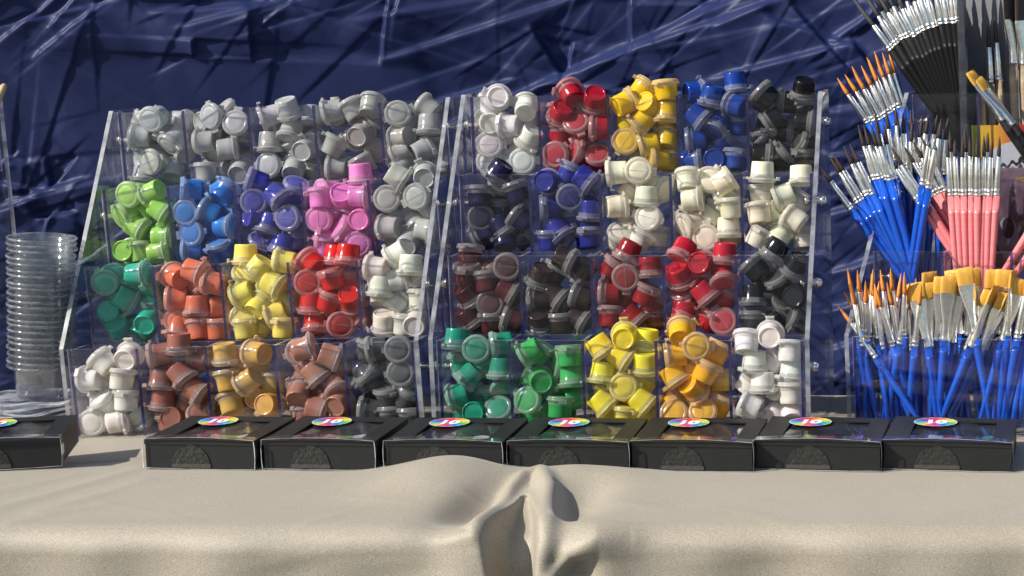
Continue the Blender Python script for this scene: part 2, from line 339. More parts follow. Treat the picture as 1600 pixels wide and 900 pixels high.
TZ = .75; EDGE_Y = 1.494; RAD = .022
def table_drop(x, y):
    return -.0455*np.maximum(0, -.45-x)*sstep(1.68, 1.80, y)
def build_cloth():
    xs = np.concatenate([np.arange(-1.3, -.9, .01), np.arange(-.9, -.42, .0028), np.arange(-.42, -.17, .0012), np.arange(-.17, .14, .0028), np.arange(.14, .5, .01)])
    top = 2.02-(EDGE_Y+RAD); arc = RAD*PI/2
    ss = np.concatenate([np.arange(0, .2, .006), np.arange(.2, top+arc+.075, .0016), np.arange(top+arc+.075, top+arc+.62, .012)])
    X, S = np.meshgrid(xs, ss)
    a = np.clip((S-top)/RAD, 0, PI/2); dr = np.maximum(0, S-top-arc)
    Y = 2.02-np.minimum(S, top)-RAD*np.sin(a)-dr*.06; Z = TZ-RAD*(1-np.cos(a))-dr
    NY = -np.sin(a); NZ = np.cos(a)
    Z = Z + table_drop(X, Y)
    def P(px, py):
        q = at_z(px, py, TZ)
        if q.y > EDGE_Y+RAD: return (q.x, 2.02-q.y)
        q = at_y(px, py, EDGE_Y); return (q.x, top+arc*.5+max(0, TZ-.006-q.z))
    D = np.zeros_like(X)
    def bump(px, py, sx, ss_, amp, rot=0):
        c = P(px, py); u = X-c[0]; v = S-c[1]; cr, sr = math.cos(rot), math.sin(rot)
        uu = u*cr+v*sr; vv = -u*sr+v*cr
        return amp*.01*np.exp(-.5*((uu/(sx*.01))**2+(vv/(ss_*.01))**2))
    def ridge(pts, amp, sig, p=2, ends=True):
        pts = [P(*q) for q in pts]; d, t = poly_dist(X, S, pts)
        A = np.interp(t, np.linspace(0, 1, len(amp)), amp)*.01; W = np.interp(t, np.linspace(0, 1, len(sig)), sig)*.01
        return A*np.exp(-(d/W)**p)
    D += bump(680, 750, 3.6, 4.2, 1.5) + bump(735, 738, 2.8, 2.2, .45) + bump(905, 742, 3.2, 2.0, .75) + bump(960, 745, 3.5, 2.2, .3)
    D += bump(746, 785, 1.5, 4.2, -1.7, .25) + bump(903, 782, 1.7, 4.6, -1.5)
    D += ridge([(690,848),(735,824),(766,798),(796,764),(818,749),(842,744),(860,765),(858,810),(852,855),(846,905)], [.1,.45,.72,.85,.7,.55,.95,.9,.8,.9], [.6,.7,.75,.75,.8,.9,1.0,1.05,1.1,1.1], 2.2) + bump(905, 855, 2.6, 2.6, .9)
    DP = ridge([(820,770),(806,808),(797,850),(802,905),(806,1000)], [.5,2.8,3.6,3.8,3.8], [.3,1.45,1.9,1.6,1.4], 5)   # the open mouth of the fold, sunk inwards
    D += ridge([(866,908),(892,870),(935,850),(985,846)], [.9,.9,.7,.2], [.7,.7,.8,1.0]) + bump(898, 900, 1.2, 1.3, -1.6, .5)
    D += bump(680, 880, 1.6, 1.6, -.35)
    for pts, am in (([(-20,800),(80,772),(150,752),(228,728)], .2), ([(-20,770),(60,755),(118,742)], .16), ([(60,800),(150,775),(225,752)], .12), ([(-20,835),(90,800),(160,790)], .12)):
        D += ridge(pts, [am, am, am*.7], [1.1, .9, .9])
    D += ridge([(120,705),(200,700),(232,694)], [.12,.2,.15], [.5,.5,.5])
    for q in range(26):                                                        # slight slack wrinkles
        x_, y_ = rng.uniform(0, 1600), rng.uniform(735, 890); an = rng.normal(0, .35); ln = rng.uniform(40, 130)
        D += ridge([(x_-ln*math.cos(an), y_+.4*ln*math.sin(an)), (x_+ln*math.cos(an), y_-.4*ln*math.sin(an))], [0, rng.uniform(.03, .10), 0], [.5, rng.uniform(.4, .9), .5])
    fall = sstep(top-.01, top+arc+.03, S)
    D += fall*(.0028*np.sin(X*21+1)+.0022*np.sin(X*37+2.2)+.0016*np.sin(X*63+S*20)) + (1-fall)*.0006*np.sin(X*33+S*18)*np.sin(S*27+X*8)
    return grid_mesh('cloth', np.stack([X, Y+NY*D+.80*DP, Z+NZ*D-.60*DP], -1), M_CLOTH)
tag(link('tablecloth', build_cloth()), 'beige tablecloth with a deep gathered fold at its front edge', 'tablecloth')
def table_z(x, y): return TZ + float(table_drop(np.array(x), np.array(y)))

# ------------------------------------------------------------------ acrylic racks
CW = .072
def rot_rack(yaw, roll, pit):
    return Matrix.Rotation(yaw, 4, 'Z') @ Matrix.Rotation(roll, 4, 'Y') @ Matrix.Rotation(pit, 4, 'X')
def rack_matrix(t, yaw, roll, pit):
    return Matrix.Translation((t[0], t[1], t[2]+CAMZ)) @ rot_rack(yaw, roll, pit)
H1, D1, Z0 = .076571, .046764, .076571-.093673
class Rack: pass
def make_rack(M, ncol, h, d, label, x0=-.18):
    r = empty('acrylic_rack', M); tag(r, label, 'display rack', 'clear acrylic display racks')
    W = ncol*CW; T = .0031
    poly = [(-.001, Z0-.0015), (-.001, h+.001), (3*d-.001, 4*h+.002), (4*d+.003, 4*h+.002), (4*d+.003, Z0-.0015)]
    for xa, xb in ((x0-.0075, x0-.0030), (x0+W+.0015, x0+W+.0060)):
        b = MB(); b.prism(poly, lambda t, p: (t, p[0], p[1]), xa, xb, 0, 1)
        link('side_panel', b.mesh('side_panel', [M_PANEL, M_EDGE]), r)
    for k in range(4):
        zt = h*(k+1); zb = Z0+.001 if k == 0 else zt-.0835; y0 = k*d+.0004; y1 = (k+1)*d-.0008
        fl = MB(); fl.box((x0, y0+T, zb), (x0+W, y1-T, zb+T), (0,)*6)
        bn = link('bin', fl.mesh('bin', [M_CLEAR]), r)
        f = MB(); f.box((x0, y0, zb), (x0+W, y0+T*.8, zt), (0, 1, 0, 0, 1, 1)); link('front_sheet', f.mesh('front_sheet', [M_CLEAR, M_LINE]), bn)
        f = MB(); f.box((x0, y1-T*.8, zb), (x0+W, y1, zt-.002), (0, 1, 0, 0, 1, 1)); link('back_sheet', f.mesh('back_sheet', [M_CLEAR, M_LINE]), bn)
        for j in range(ncol+1):
            xc = x0+CW*j+(T/2+.0002 if j == 0 else -T/2-.0002 if j == ncol else 0)
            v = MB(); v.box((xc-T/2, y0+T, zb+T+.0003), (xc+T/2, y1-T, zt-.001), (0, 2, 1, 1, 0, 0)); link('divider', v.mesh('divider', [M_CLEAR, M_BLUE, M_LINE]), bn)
        for sx, xa, dr in ((x0, x0-.0075, -1), (x0+W, x0+W+.0060, 1)):          # bolt through side panel and bin
            zz = zt-.030; yy = k*d+d*.42 if k else d*.55
            Mb = Matrix.Translation((xa, yy, zz)) @ Matrix.Rotation(dr*PI/2, 4, 'Y')
            b = MB(); b.lathe([(.0022,-.018),(.0022,.0002),(.0056,.0003),(.0056,.0014),(.0046,.0016),(.0046,.0036),(.0032,.0050),(.0010,.0056)], 14, M=Mb)
            b.lathe([(.0048,-.0170),(.0048,-.0125)], 6, M=Mb)
            link('bolt', b.mesh('bolt', [M_STEEL]), r)
    o = Rack(); o.M = M; o.Mi = M.inverted(); o.h = h; o.d = d; o.x0 = x0; o.n = ncol; o.o = r
    return o
RACK1 = make_rack(rack_matrix((-.6472,1.8667,-.4165), -.1171, -.0453, -.0079), 5, H1, D1, 'clear acrylic rack of twenty bins holding greys in its top row')
RACK2 = make_rack(rack_matrix((-.2671,1.8233,-.4035), -.0834, -.0136, -.0047), 5, H1, D1, 'clear acrylic rack of twenty bins with white, red, yellow, blue, black on top')
RACK3 = make_rack(rack_matrix((.1293,1.7966,-.3979), -.33, -.036, 0), 3, .07563, .070, 'clear acrylic rack full of paint brushes at the right')
RACK4 = make_rack(rack_matrix((-1.137,1.87,-.412), -.06, -.035, 0), 5, H1, D1, 'clear acrylic rack mostly cut off by the left picture edge')

# ------------------------------------------------------------------ paint pots
cupb = MB(); cupb.lathe([(.0085,.0012),(.0092,.0008),(.0098,-.0),(.0106,.0002),(.0110,.0010),(.0113,.0050),(.0118,.0128),(.0120,.0132),(.0123,.0170)], 22, [0,0,0,0,0,0,1,1], cap1=False)
ME_CUP = cupb.mesh('pot_cup', [M_CUP, M_RIM])
lidb = MB(); lidb.lathe([(.0124,.0165),(.0139,.0166),(.0143,.0172),(.0143,.0186),(.0137,.0190),(.0136,.0206),(.0131,.0212),(.0106,.0213),(.0103,.02105),(.0099,.02105),(.0097,.0212),(.0050,.0214),(.0004,.0214)], 26, [1,1,1,1,1,1,1,1,1,0,0,0], cap0=False)
ME_LID = lidb.mesh('pot_lid', [M_DISC, M_RIM])
lidb.box((-.0095,-.0004,.0210),(.0095,.0004,.0217), (1,)*6); ME_LID2 = lidb.mesh('pot_lid_creased', [M_DISC, M_RIM])   # some lids show a straight crease
tabb = MB()
tabb.box((.0128,-.0042,.0176),(.0178,.0042,.0187)); tabb.box((.0168,-.0042,.0150),(.0177,.0042,.0175)); 
ME_TAB = tabb.mesh('pot_tab', [M_RIM])
hinb = MB(); hinb.box((-.0165,-.0030,.0158),(-.0136,.0030,.0182))
ME_HINGE = hinb.mesh('pot_hinge', [M_RIM])
POT_C = .0105

ZOOM = {'A': (0,120,3), 'B': (360,120,3), 'C': (700,120,3), 'D': (980,120,3), 'E': (0,380,2.3675), 'F': (380,380,2.368), 'G': (660,380,2.369), 'H': (980,380,2.369)}
# (rack, tier, column): colour words, colour, pots as 'zoom x,y,lid angle,lid tilt' ; a trailing b = behind the first layer
BINS = {
(1,3,0): ('pale grey', (.50,.52,.51), 'A 720,205,-120,72; 640,275,180,5; 810,290,-115,35; 705,400,200,74; 670,462,-90,5; 560,262,180,60b; 830,425,90,-30b; 580,400,90,10b'),
(1,3,1): ('ash grey', (.42,.44,.43), 'A 1000,210,200,68; 1095,235,90,78; 940,310,190,0; 1062,360,10,-5; 990,455,90,5; 1105,478,90,-60; 900,440,60,0b; 1120,400,80,30b'),
(1,3,2): ('light grey', (.47,.485,.475), 'B 155,210,205,15; 262,165,-80,-22; 185,305,-90,0; 300,262,-100,25; 325,355,60,-70; 205,420,180,74; 325,470,90,-50; 120,290,90,0b; 110,450,45,20b'),
(1,3,3): ('silver grey', (.38,.38,.36), 'B 478,165,200,5; 557,160,118,0; 655,145,90,-30; 622,270,60,-60; 510,332,65,0; 625,400,120,10; 475,440,170,0; 410,180,90,80b; 560,420,90,0b'),
(1,3,4): ('dull silver', (.42,.42,.39), 'B 785,205,30,80; 935,180,150,-5b; 935,250,-90,0; 750,310,180,-30; 822,330,200,-8; 905,355,30,-20; 800,440,60,-30; 950,330,90,20b'),
(1,2,0): ('lime green', (.36,.66,.13), 'A 618,565,-150,74; 588,642,-140,45; 722,575,200,-20; 757,615,-30,0; 632,722,-28,0; 572,808,0,-84; 735,760,0,0; 640,850,92,0; 735,850,10,0; 665,645,45,-40b; 505,585,0,70b; 500,840,0,70b'),
(1,2,1): ('bright blue', (.022,.18,.56), 'A 880,552,180,25; 865,635,-120,76; 975,632,150,10; 1055,565,60,-30; 922,750,190,80; 1040,700,0,8; 875,840,175,0; 1030,815,100,30; 960,850,90,-20b'),
(1,2,2): ('violet blue', (.055,.06,.38), 'B 95,528,160,10; 215,565,-40,10; 100,622,0,80; 255,652,170,84; 145,712,-110,0; 200,800,-100,0; 285,755,90,0b; 115,822,60,20; 280,545,60,30b; 40,740,90,-20b'),
(1,2,3): ('pink', (.78,.22,.55), 'B 602,465,-90,0; 592,558,2,0; 505,575,-120,-70; 398,592,100,0; 405,668,-90,82; 585,685,60,-76; 470,640,30,-10b; 522,748,150,40; 400,775,180,10; 588,812,0,80; 460,822,90,0; 620,760,90,0b; 350,600,180,40b'),
(1,2,4): ('stone grey', (.47,.485,.46), 'B 732,592,0,84; 902,472,120,-74; 862,590,-150,78; 800,492,-30,-10; 727,735,180,-12; 890,710,-10,0; 850,800,90,-60; 770,810,80,20b; 800,660,90,0b'),
(1,1,0): ('emerald green', (.025,.44,.30), 'E 395,148,-60,78; 490,130,0,0; 455,212,-40,-32; 395,268,-100,-72; 530,290,90,-64; 440,342,-90,-58; 520,362,60,-30; 545,160,0,0b; 335,130,0,70b; 335,300,0,70b'),
(1,1,1): ('coral orange', (.72,.19,.10), 'E 662,140,160,-40; 702,115,-25,0; 765,150,170,0; 620,225,185,8; 715,235,-90,0; 645,308,0,84; 775,318,90,0; 790,242,0,-40b; 730,368,90,0; 640,372,-90,15; 590,150,60,0b; 700,300,45,20b'),
(1,1,2): ('lemon yellow', (.82,.70,.14), 'F 40,115,-120,-10; 132,82,170,0; 115,165,-30,0; 8,290,60,80; 115,265,200,10; 48,222,60,-40; 62,312,60,0b; 25,368,90,0; 125,370,90,0; -62,170,200,0; -95,215,90,0b; -40,80,-90,0b'),
(1,1,3): ('scarlet', (.60,.022,.018), 'F 238,97,150,-20; 312,72,-90,0; 225,160,-20,74; 325,128,100,10; 388,50,-90,0; 240,245,-90,0; 310,225,70,5; 372,225,-100,-50; 270,342,-90,12; 365,345,0,70; 395,140,90,0b; 190,320,60,0b'),
(1,1,4): ('cream white', (.76,.73,.63), 'F 552,58,-150,0; 500,112,170,-5; 620,95,-90,0; 525,162,-95,0; 560,218,60,-30b; 540,290,-100,-22; 625,275,100,-75; 480,330,60,40; 640,195,90,0b; 600,350,90,0; 460,230,90,-20b'),
(1,0,0): ('plain white', (.80,.78,.71), 'E 465,430,90,-72; 385,450,140,0; 320,520,180,-10; 455,515,90,0; 465,590,90,0; 385,592,130,30; 350,675,-90,84; 450,680,5,-10; 330,610,90,0b; 410,520,60,0b'),
(1,0,1): ('reddish brown', (.33,.125,.085), 'E 562,440,190,10; 710,432,180,-20; 582,515,-90,0; 585,592,-90,0; 665,512,-45,0; 722,572,-30,0; 635,672,-90,-80; 722,652,60,50; 575,655,-90,0b; 640,397,-90,0; 690,605,60,0b; 625,450,0,-20b; 540,660,90,0b'),
(1,0,2): ('ochre yellow', (.62,.38,.10), 'E 825,432,-80,-10; 840,520,100,0; 840,592,110,-12; 915,500,-150,-10; 945,420,170,-30; 945,470,-130,-5b; 978,585,0,-80; 900,610,60,0b; 990,500,90,0b; 890,440,90,0b'),
(1,0,3): ('rosy brown', (.40,.185,.14), 'F 180,440,20,82; 215,393,20,0; 318,432,-20,-10; 262,508,-50,0; 185,555,100,-40; 260,602,-20,0; 325,545,-60,30; 345,590,60,-60; 150,610,90,0b; 350,460,90,0b; 150,500,45,0b'),
(1,0,4): ('charcoal grey', (.065,.07,.072), 'F 430,425,80,0; 500,410,190,0; 580,400,0,84; 440,478,-60,10; 465,512,130,30; 570,505,0,84; 430,590,180,0; 535,580,100,20; 603,575,60,20; 540,624,90,0; 600,626,90,0; 520,460,0,0b'),
(2,3,0): ('pure white', (.83,.81,.75), 'C 245,122,160,-78; 185,220,150,-80; 350,162,100,-50; 352,225,-90,0b; 275,252,180,-20; 355,312,-130,-20; 180,342,0,84; 160,455,0,80; 345,447,0,84; 255,390,60,0b; 140,150,90,0b'),
(2,3,1): ('carmine red', (.42,.008,.026), 'C 512,180,-120,-45; 582,105,120,-30; 672,112,-120,-45; 612,172,60,20b; 600,232,90,66; 700,245,180,0; 510,345,-140,80; 520,265,90,0b; 632,345,170,30; 682,422,90,50; 725,165,90,0b; 450,180,90,0b; 540,450,90,0b'),
(2,3,2): ('golden yellow', (.78,.52,.01), 'D 62,88,60,-20; 185,72,95,0; 130,157,-30,-58; 10,150,30,-30; 70,215,-135,0; 198,200,-90,0; -20,318,60,82; 110,340,190,10; 160,437,180,30; 160,290,90,-30b; 210,400,90,0b; -50,230,90,0b; 60,400,90,0b'),
(2,3,3): ('royal blue', (.008,.048,.29), 'D 305,92,0,-30; 385,95,-100,-10; 515,57,-90,0; 495,142,160,-20; 335,192,-40,0; 437,230,-110,30; 300,325,180,0; 395,400,90,-78; 440,310,45,0b; 515,360,90,-40b; 290,420,10,0; 490,440,90,0; 540,230,90,0b'),
(2,3,4): ('jet black', (.006,.0065,.008), 'D 635,110,135,0; 822,92,-100,-20; 675,220,-140,0; 812,222,-5,0; 722,352,45,0; 850,342,150,20; 625,340,0,0; 728,130,180,0b; 750,260,0,0b; 800,432,90,0; 690,420,90,30b'),
(2,2,0): ('navy blue', (.011,.012,.06), 'C 240,490,-130,-10; 150,577,90,0; 300,565,110,0; 130,690,0,74; 312,680,140,0; 232,752,-60,0; 112,812,215,0; 240,620,90,0b; 300,812,100,-30; 70,600,90,0b; 180,830,90,0b'),
(2,2,1): ('ultramarine blue', (.022,.028,.24), 'C 445,495,0,-80; 555,580,-60,70; 632,490,-40,0; 450,622,190,10; 500,730,-50,0; 642,650,-90,0; 642,752,90,0; 570,480,60,0b; 450,822,90,0; 640,825,90,0b; 560,660,90,0b'),
(2,2,2): ('ivory', (.86,.79,.62), 'C 800,462,190,0; 880,455,0,80; 790,600,0,-20; 962,572,-100,-10; 935,667,170,80; 805,775,60,40; 960,745,90,0b; 905,805,60,0b; 850,560,60,0b'),
(2,2,3): ('yellowish ivory', (.86,.78,.59), 'D 280,522,100,-20; 332,562,0,0; 430,522,30,0; 462,622,100,0; 300,682,-160,40; 365,762,90,80; 482,692,-90,0; 400,640,60,0b; 255,770,90,0b; 480,780,60,0b'),
(2,2,4): ('pale ivory', (.86,.80,.64), 'D 632,472,-95,0; 802,492,-95,0; 645,565,90,0b; 610,642,100,0; 742,572,-150,0; 802,692,150,-10; 712,782,60,-40; 820,600,60,0b; 620,740,60,0; 820,780,90,0b'),
(2,1,0): ('dark maroon', (.085,.016,.019), 'G 180,112,95,10; 305,95,0,82; 312,172,-30,0; 150,202,-60,-30; 235,235,-20,80; 160,290,-50,-20; 325,282,160,0; 230,145,90,0b; 250,332,90,0; 130,90,90,0b; 120,250,60,0b'),
(2,1,1): ('brownish black', (.03,.018,.018), 'G 435,122,-110,-20; 542,82,-20,0; 570,190,160,0; 415,212,180,0; 482,222,-30,0; 585,290,-30,0; 430,292,-90,-50; 510,332,90,0; 490,130,60,0b; 385,320,60,0b'),
(2,1,2): ('deep crimson', (.26,.008,.016), 'G 740,102,-90,74; 757,42,-110,0; 680,130,60,0b; 690,202,180,0; 842,92,-90,0; 838,192,60,0; 785,262,-40,0; 690,282,90,0; 862,250,60,0b; 850,310,90,0b; 770,190,60,0b'),
(2,1,3): ('strawberry red', (.46,.014,.030), 'H 205,52,-120,20; 270,82,0,-84; 195,132,-80,-30; 365,55,-90,0; 350,125,-70,30; 298,197,-45,0; 210,242,-90,0; 355,272,120,80; 240,312,60,0b; 368,195,60,0b; 170,320,90,0b; 300,300,60,0b'),
(2,1,4): ('greenish black', (.008,.011,.013), 'H 470,112,130,0; 550,45,-120,0; 622,102,-120,-25; 570,177,120,30; 475,197,-90,0; 625,222,0,-80; 540,272,60,-60; 622,322,150,20; 460,312,90,0; 530,120,60,0b; 470,260,90,0b'),
(2,0,0): ('bottle green', (.015,.27,.165), 'G 125,367,-95,0; 200,402,0,78; 285,390,190,10; 267,467,-90,0; 165,492,-140,0; 110,562,200,0; 190,602,0,-80; 265,552,90,0b; 280,622,90,60; 90,450,90,0b; 130,620,90,0b'),
(2,0,1): ('grass green', (.04,.37,.09), 'G 380,412,205,0; 440,512,150,-78; 525,432,90,0; 540,502,-90,0; 525,602,90,0; 395,587,150,80; 440,420,60,0b; 460,612,90,0b; 370,500,60,0b; 370,640,60,0b'),
(2,0,2): ('sunny yellow', (.82,.70,.045), 'G 755,347,90,-74; 660,397,-60,0; 735,432,-40,0; 812,390,-90,0; 645,492,-90,0; 740,532,0,84; 660,592,-40,0; 832,452,-90,-20; 822,592,-40,0; 745,627,90,0; 700,480,60,0b; 800,520,60,0b; 640,560,90,0b'),
(2,0,3): ('amber yellow', (.82,.44,.02), 'H 215,345,90,-50; 235,392,0,80; 160,430,190,10; 320,420,60,0; 170,502,-60,0; 285,485,60,0; 247,552,-40,-40; 170,580,60,0b; 175,622,90,70; 285,624,90,70; 345,512,90,0b; 220,470,60,0b; 330,590,60,0b'),
(2,0,4): ('milk white', (.82,.80,.73), 'H 525,357,95,-84; 440,392,90,-20; 610,410,90,0; 465,432,-90,0; 495,512,-90,0; 500,582,-90,0b; 430,612,150,0; 595,490,-90,0; 595,567,90,0; 592,630,90,-60; 555,432,60,0b; 420,500,60,0b'),
}
RANK = ['highest','second from top','third from top','fourth from top','fifth from top','sixth from top','seventh from top','eighth from top','ninth from top','tenth from top','eleventh from top','twelfth from top']
ROW = ['bottom row','third row','second row','top row']; COL = ['first','second','third','fourth','fifth']
HUE = None
# points standing in for a pot when pots are pushed apart (pot frame, centred)
SPH = [(0.0078*math.cos(a), .0078*math.sin(a), .0068) for a in np.arange(6)*PI/3] + [(.0062*math.cos(a), .0062*math.sin(a), -.0052) for a in np.arange(6)*PI/3] + [(0,0,0)]
SPH = np.array(SPH); SR = np.array([.0054]*6+[.0049]*6+[.0075])
def pot_axes(a, t, roll):
    a, t = math.radians(a), math.radians(t)
    w = (RTV*math.cos(a)+UPV*math.sin(a))*math.cos(t)+TOV*math.sin(t); w.normalize()
    if abs(t) > 1.1: ref = RTV*math.cos(a)+UPV*math.sin(a)
    else: ref = Matrix.Rotation(roll, 3, w) @ TOV
    u = ref-w*ref.dot(w); u.normalize(); v = w.cross(u)
    return Matrix((u, v, w)).transposed()
FRONT, BACK = [], []
for (rk, k, j), (cname, col, txt) in BINS.items():
    R = RACK1 if rk == 1 else RACK2; Rm = R.Mi.to_3x3()
    z = ZOOM[txt[0]]; pots = []
    for ent in txt[2:].split(';'):
        ent = ent.strip(); back = ent.endswith('b'); x, y, a, t = [float(q) for q in ent.rstrip('b').split(',')]
        px, py = z[0]+x/z[2], z[1]+y/z[2]; yl = k*R.d+(.033 if back else .0168)
        o_ = R.Mi @ CAM; dd = Rm @ ray(px, py); p = o_+dd*((yl-o_.y)/dd.y)
        ax = Rm @ pot_axes(a+random.uniform(-7,7), max(-86, min(86, t+random.uniform(-6,6))), random.uniform(-2.6, 2.6))
        pots.append([np.array(p), ax, back])
    for q in range(28):                                                        # more pots deeper in the bin
        x_ = R.x0+CW*j+random.uniform(.015, CW-.015); zb_ = (Z0 if k == 0 else R.h*(k+1)-.083); z_ = zb_+random.uniform(.012, .066)
        if all((x_-w_[0][0])**2+(z_-w_[0][2])**2 > (.0165 if w_[2] else .009)**2 for w_ in pots):
            pots.append([np.array((x_, k*R.d+.034, z_)), Rm @ pot_axes(random.uniform(-180,180), random.uniform(-80,80), 0), True])
    # push apart: each pot stays near its place, kept inside its bin
    n = len(pots); P0 = np.array([q[0] for q in pots]); Pp = P0.copy(); S = np.array([(np.array(q[1]) @ SPH.T).T for q in pots])
    lo = np.array([R.x0+CW*j+.0016, k*R.d+.0035, (Z0+.0045 if k == 0 else R.h*(k+1)-.080)]); hi = np.array([R.x0+CW*(j+1)-.0016, (k+1)*R.d-.0030, 9])
    for it in range(160):
        mv = (P0-Pp)*np.array([.05,.01,.05])
        for i in range(n):
            for m in range(i+1, n):
                if np.sum((Pp[i]-Pp[m])**2) > .0009: continue
                A = Pp[i]+S[i]; B = Pp[m]+S[m]; df = A[:,None]-B[None]; ds = np.sqrt((df**2).sum(-1))+1e-9
                pen = SR[:,None]+SR[None]-ds; q = np.unravel_index(np.argmax(pen), pen.shape)
                if pen[q] > 0:
                    dv = df[q]/ds[q]; dv = dv+np.array([0, .25*np.sign(Pp[i][1]-Pp[m][1]+1e-6), 0])
                    dv = dv*np.array([.55,1.0,.55])*pen[q]*.35; mv[i] += dv; mv[m] -= dv
        Pp = Pp+mv
        for i in range(n):
            A = Pp[i]+S[i]
            Pp[i] += np.maximum(0, (lo-(A-SR[:,None])).max(0))-np.maximum(0, ((A+SR[:,None])-hi).max(0))
    for i, (p, ax, back) in enumerate(pots):
        Mw = R.M @ (Matrix.Translation(Vector(Pp[i])) @ ax.to_4x4()) @ Matrix.Translation((0, 0, -POT_C))
        w = R.M.to_3x3() @ ax.col[2]; t = w.dot(TOV); up = w.dot(UPV)
        pose = 'lid facing out' if t > .6 else 'bottom facing out' if t < -.6 else 'standing upright' if up > .75 else 'upside down' if up < -.75 else 'lying sideways'
        c = tuple(max(.003, v*random.uniform(.93, 1.05)) for v in col)
        (BACK if back else FRONT).append((rk, k, j, cname, c, Mw, pose, (R.M @ Vector(Pp[i])).z))
print('pots front', len(FRONT), 'back', len(BACK))
def add_pot(rk, k, j, cname, c, Mw, pose, zz, rank):
    r = empty('paint_pot', Mw)
    tag(r, f"{cname} pot {pose}, {rank}, {'left' if rk == 1 else 'right'} rack, {ROW[k]}, {COL[j]} bin", 'paint pot', f"paint pots in the {'left' if rk == 1 else 'right'} rack")
    link('cup', ME_CUP, r, color=c); ld = link('lid', ME_LID2 if random.random() < .35 else ME_LID, r, color=c)
    link('tab', ME_TAB, ld, color=c); link('hinge', ME_HINGE, ld, color=c)
kept = {}
for f in FRONT: kept.setdefault(f[:3], []).append(f)
for key, lst in kept.items():
    lst.sort(key=lambda q: -q[7])
    for i, f in enumerate(lst): add_pot(*f, RANK[i])
# the pots behind the first layer, heaped as one mass
MC, MRm, MD = pot_mats(True)
def heap(items):
    vs, fs, ms, cs = [], [], [], []
    for it in items:
        for me, mm in ((ME_CUP, (0,1)), (ME_LID, (2,1)), (ME_TAB, (1,1))):
            base = len(vs)
            vs += [tuple(it[5] @ v.co) for v in me.vertices]
            for p in me.polygons:
                fs.append(tuple(base+i for i in p.vertices)); ms.append(mm[p.material_index]); cs += [it[4]]*len(p.vertices)
    me = bpy.data.meshes.new('pot_heap'); me.from_pydata(vs, [], fs)
    for m in (MC, MRm, MD): me.materials.append(m)
    me.polygons.foreach_set('material_index', ms); me.polygons.foreach_set('use_smooth', [True]*len(fs))
    at = me.color_attributes.new('tint', 'FLOAT_COLOR', 'CORNER')
    at.data.foreach_set('color', np.array([(*c, 1) for c in cs], np.float32).reshape(-1)); return me
tag(link('paint_pots', heap(BACK)), 'paint pots of all colours heaped behind the front ones in the bins', 'paint pots', kind='stuff')

# ------------------------------------------------------------------ black paint-set boxes
SECT = [(.75,.02,.06),(.85,.15,.02),(.9,.42,.02),(.9,.72,.04),(.45,.70,.08),(.08,.50,.14),(.03,.42,.62),(.04,.16,.6),(.55,.05,.30),(.8,.08,.16),(.88,.5,.03),(.25,.6,.2),(.05,.4,.7),(.06,.14,.5),(.3,.05,.4),(.62,.03,.18)]
def tint_mat(name, rough=.3):
    m, t, n, l, p, o = newmat(name); a = n.new('ShaderNodeAttribute'); a.attribute_name = 'tint'
    l.new(a.outputs['Color'], p.inputs['Base Color']); p.inputs['Roughness'].default_value = rough; return m
M_TINT = tint_mat('printed_sticker', .25)
M_STRIP = tint_mat('paint_strip', .3)
def tinted(name, faces, mat, smooth=False):
    vs, fs, cs = [], [], []
    for pts, c in faces:
        b = len(vs); vs += [tuple(p) for p in pts]; fs.append(tuple(range(b, b+len(pts)))); cs += [(*c, 1)]*len(pts)
    me = bpy.data.meshes.new(name); me.from_pydata(vs, [], fs); me.materials.append(mat)
    at = me.color_attributes.new('tint', 'FLOAT_COLOR', 'CORNER'); at.data.foreach_set('color', np.array(cs, np.float32).reshape(-1)); me.update(); return me
BWd, BDp, BH = .1035, .100, .0255
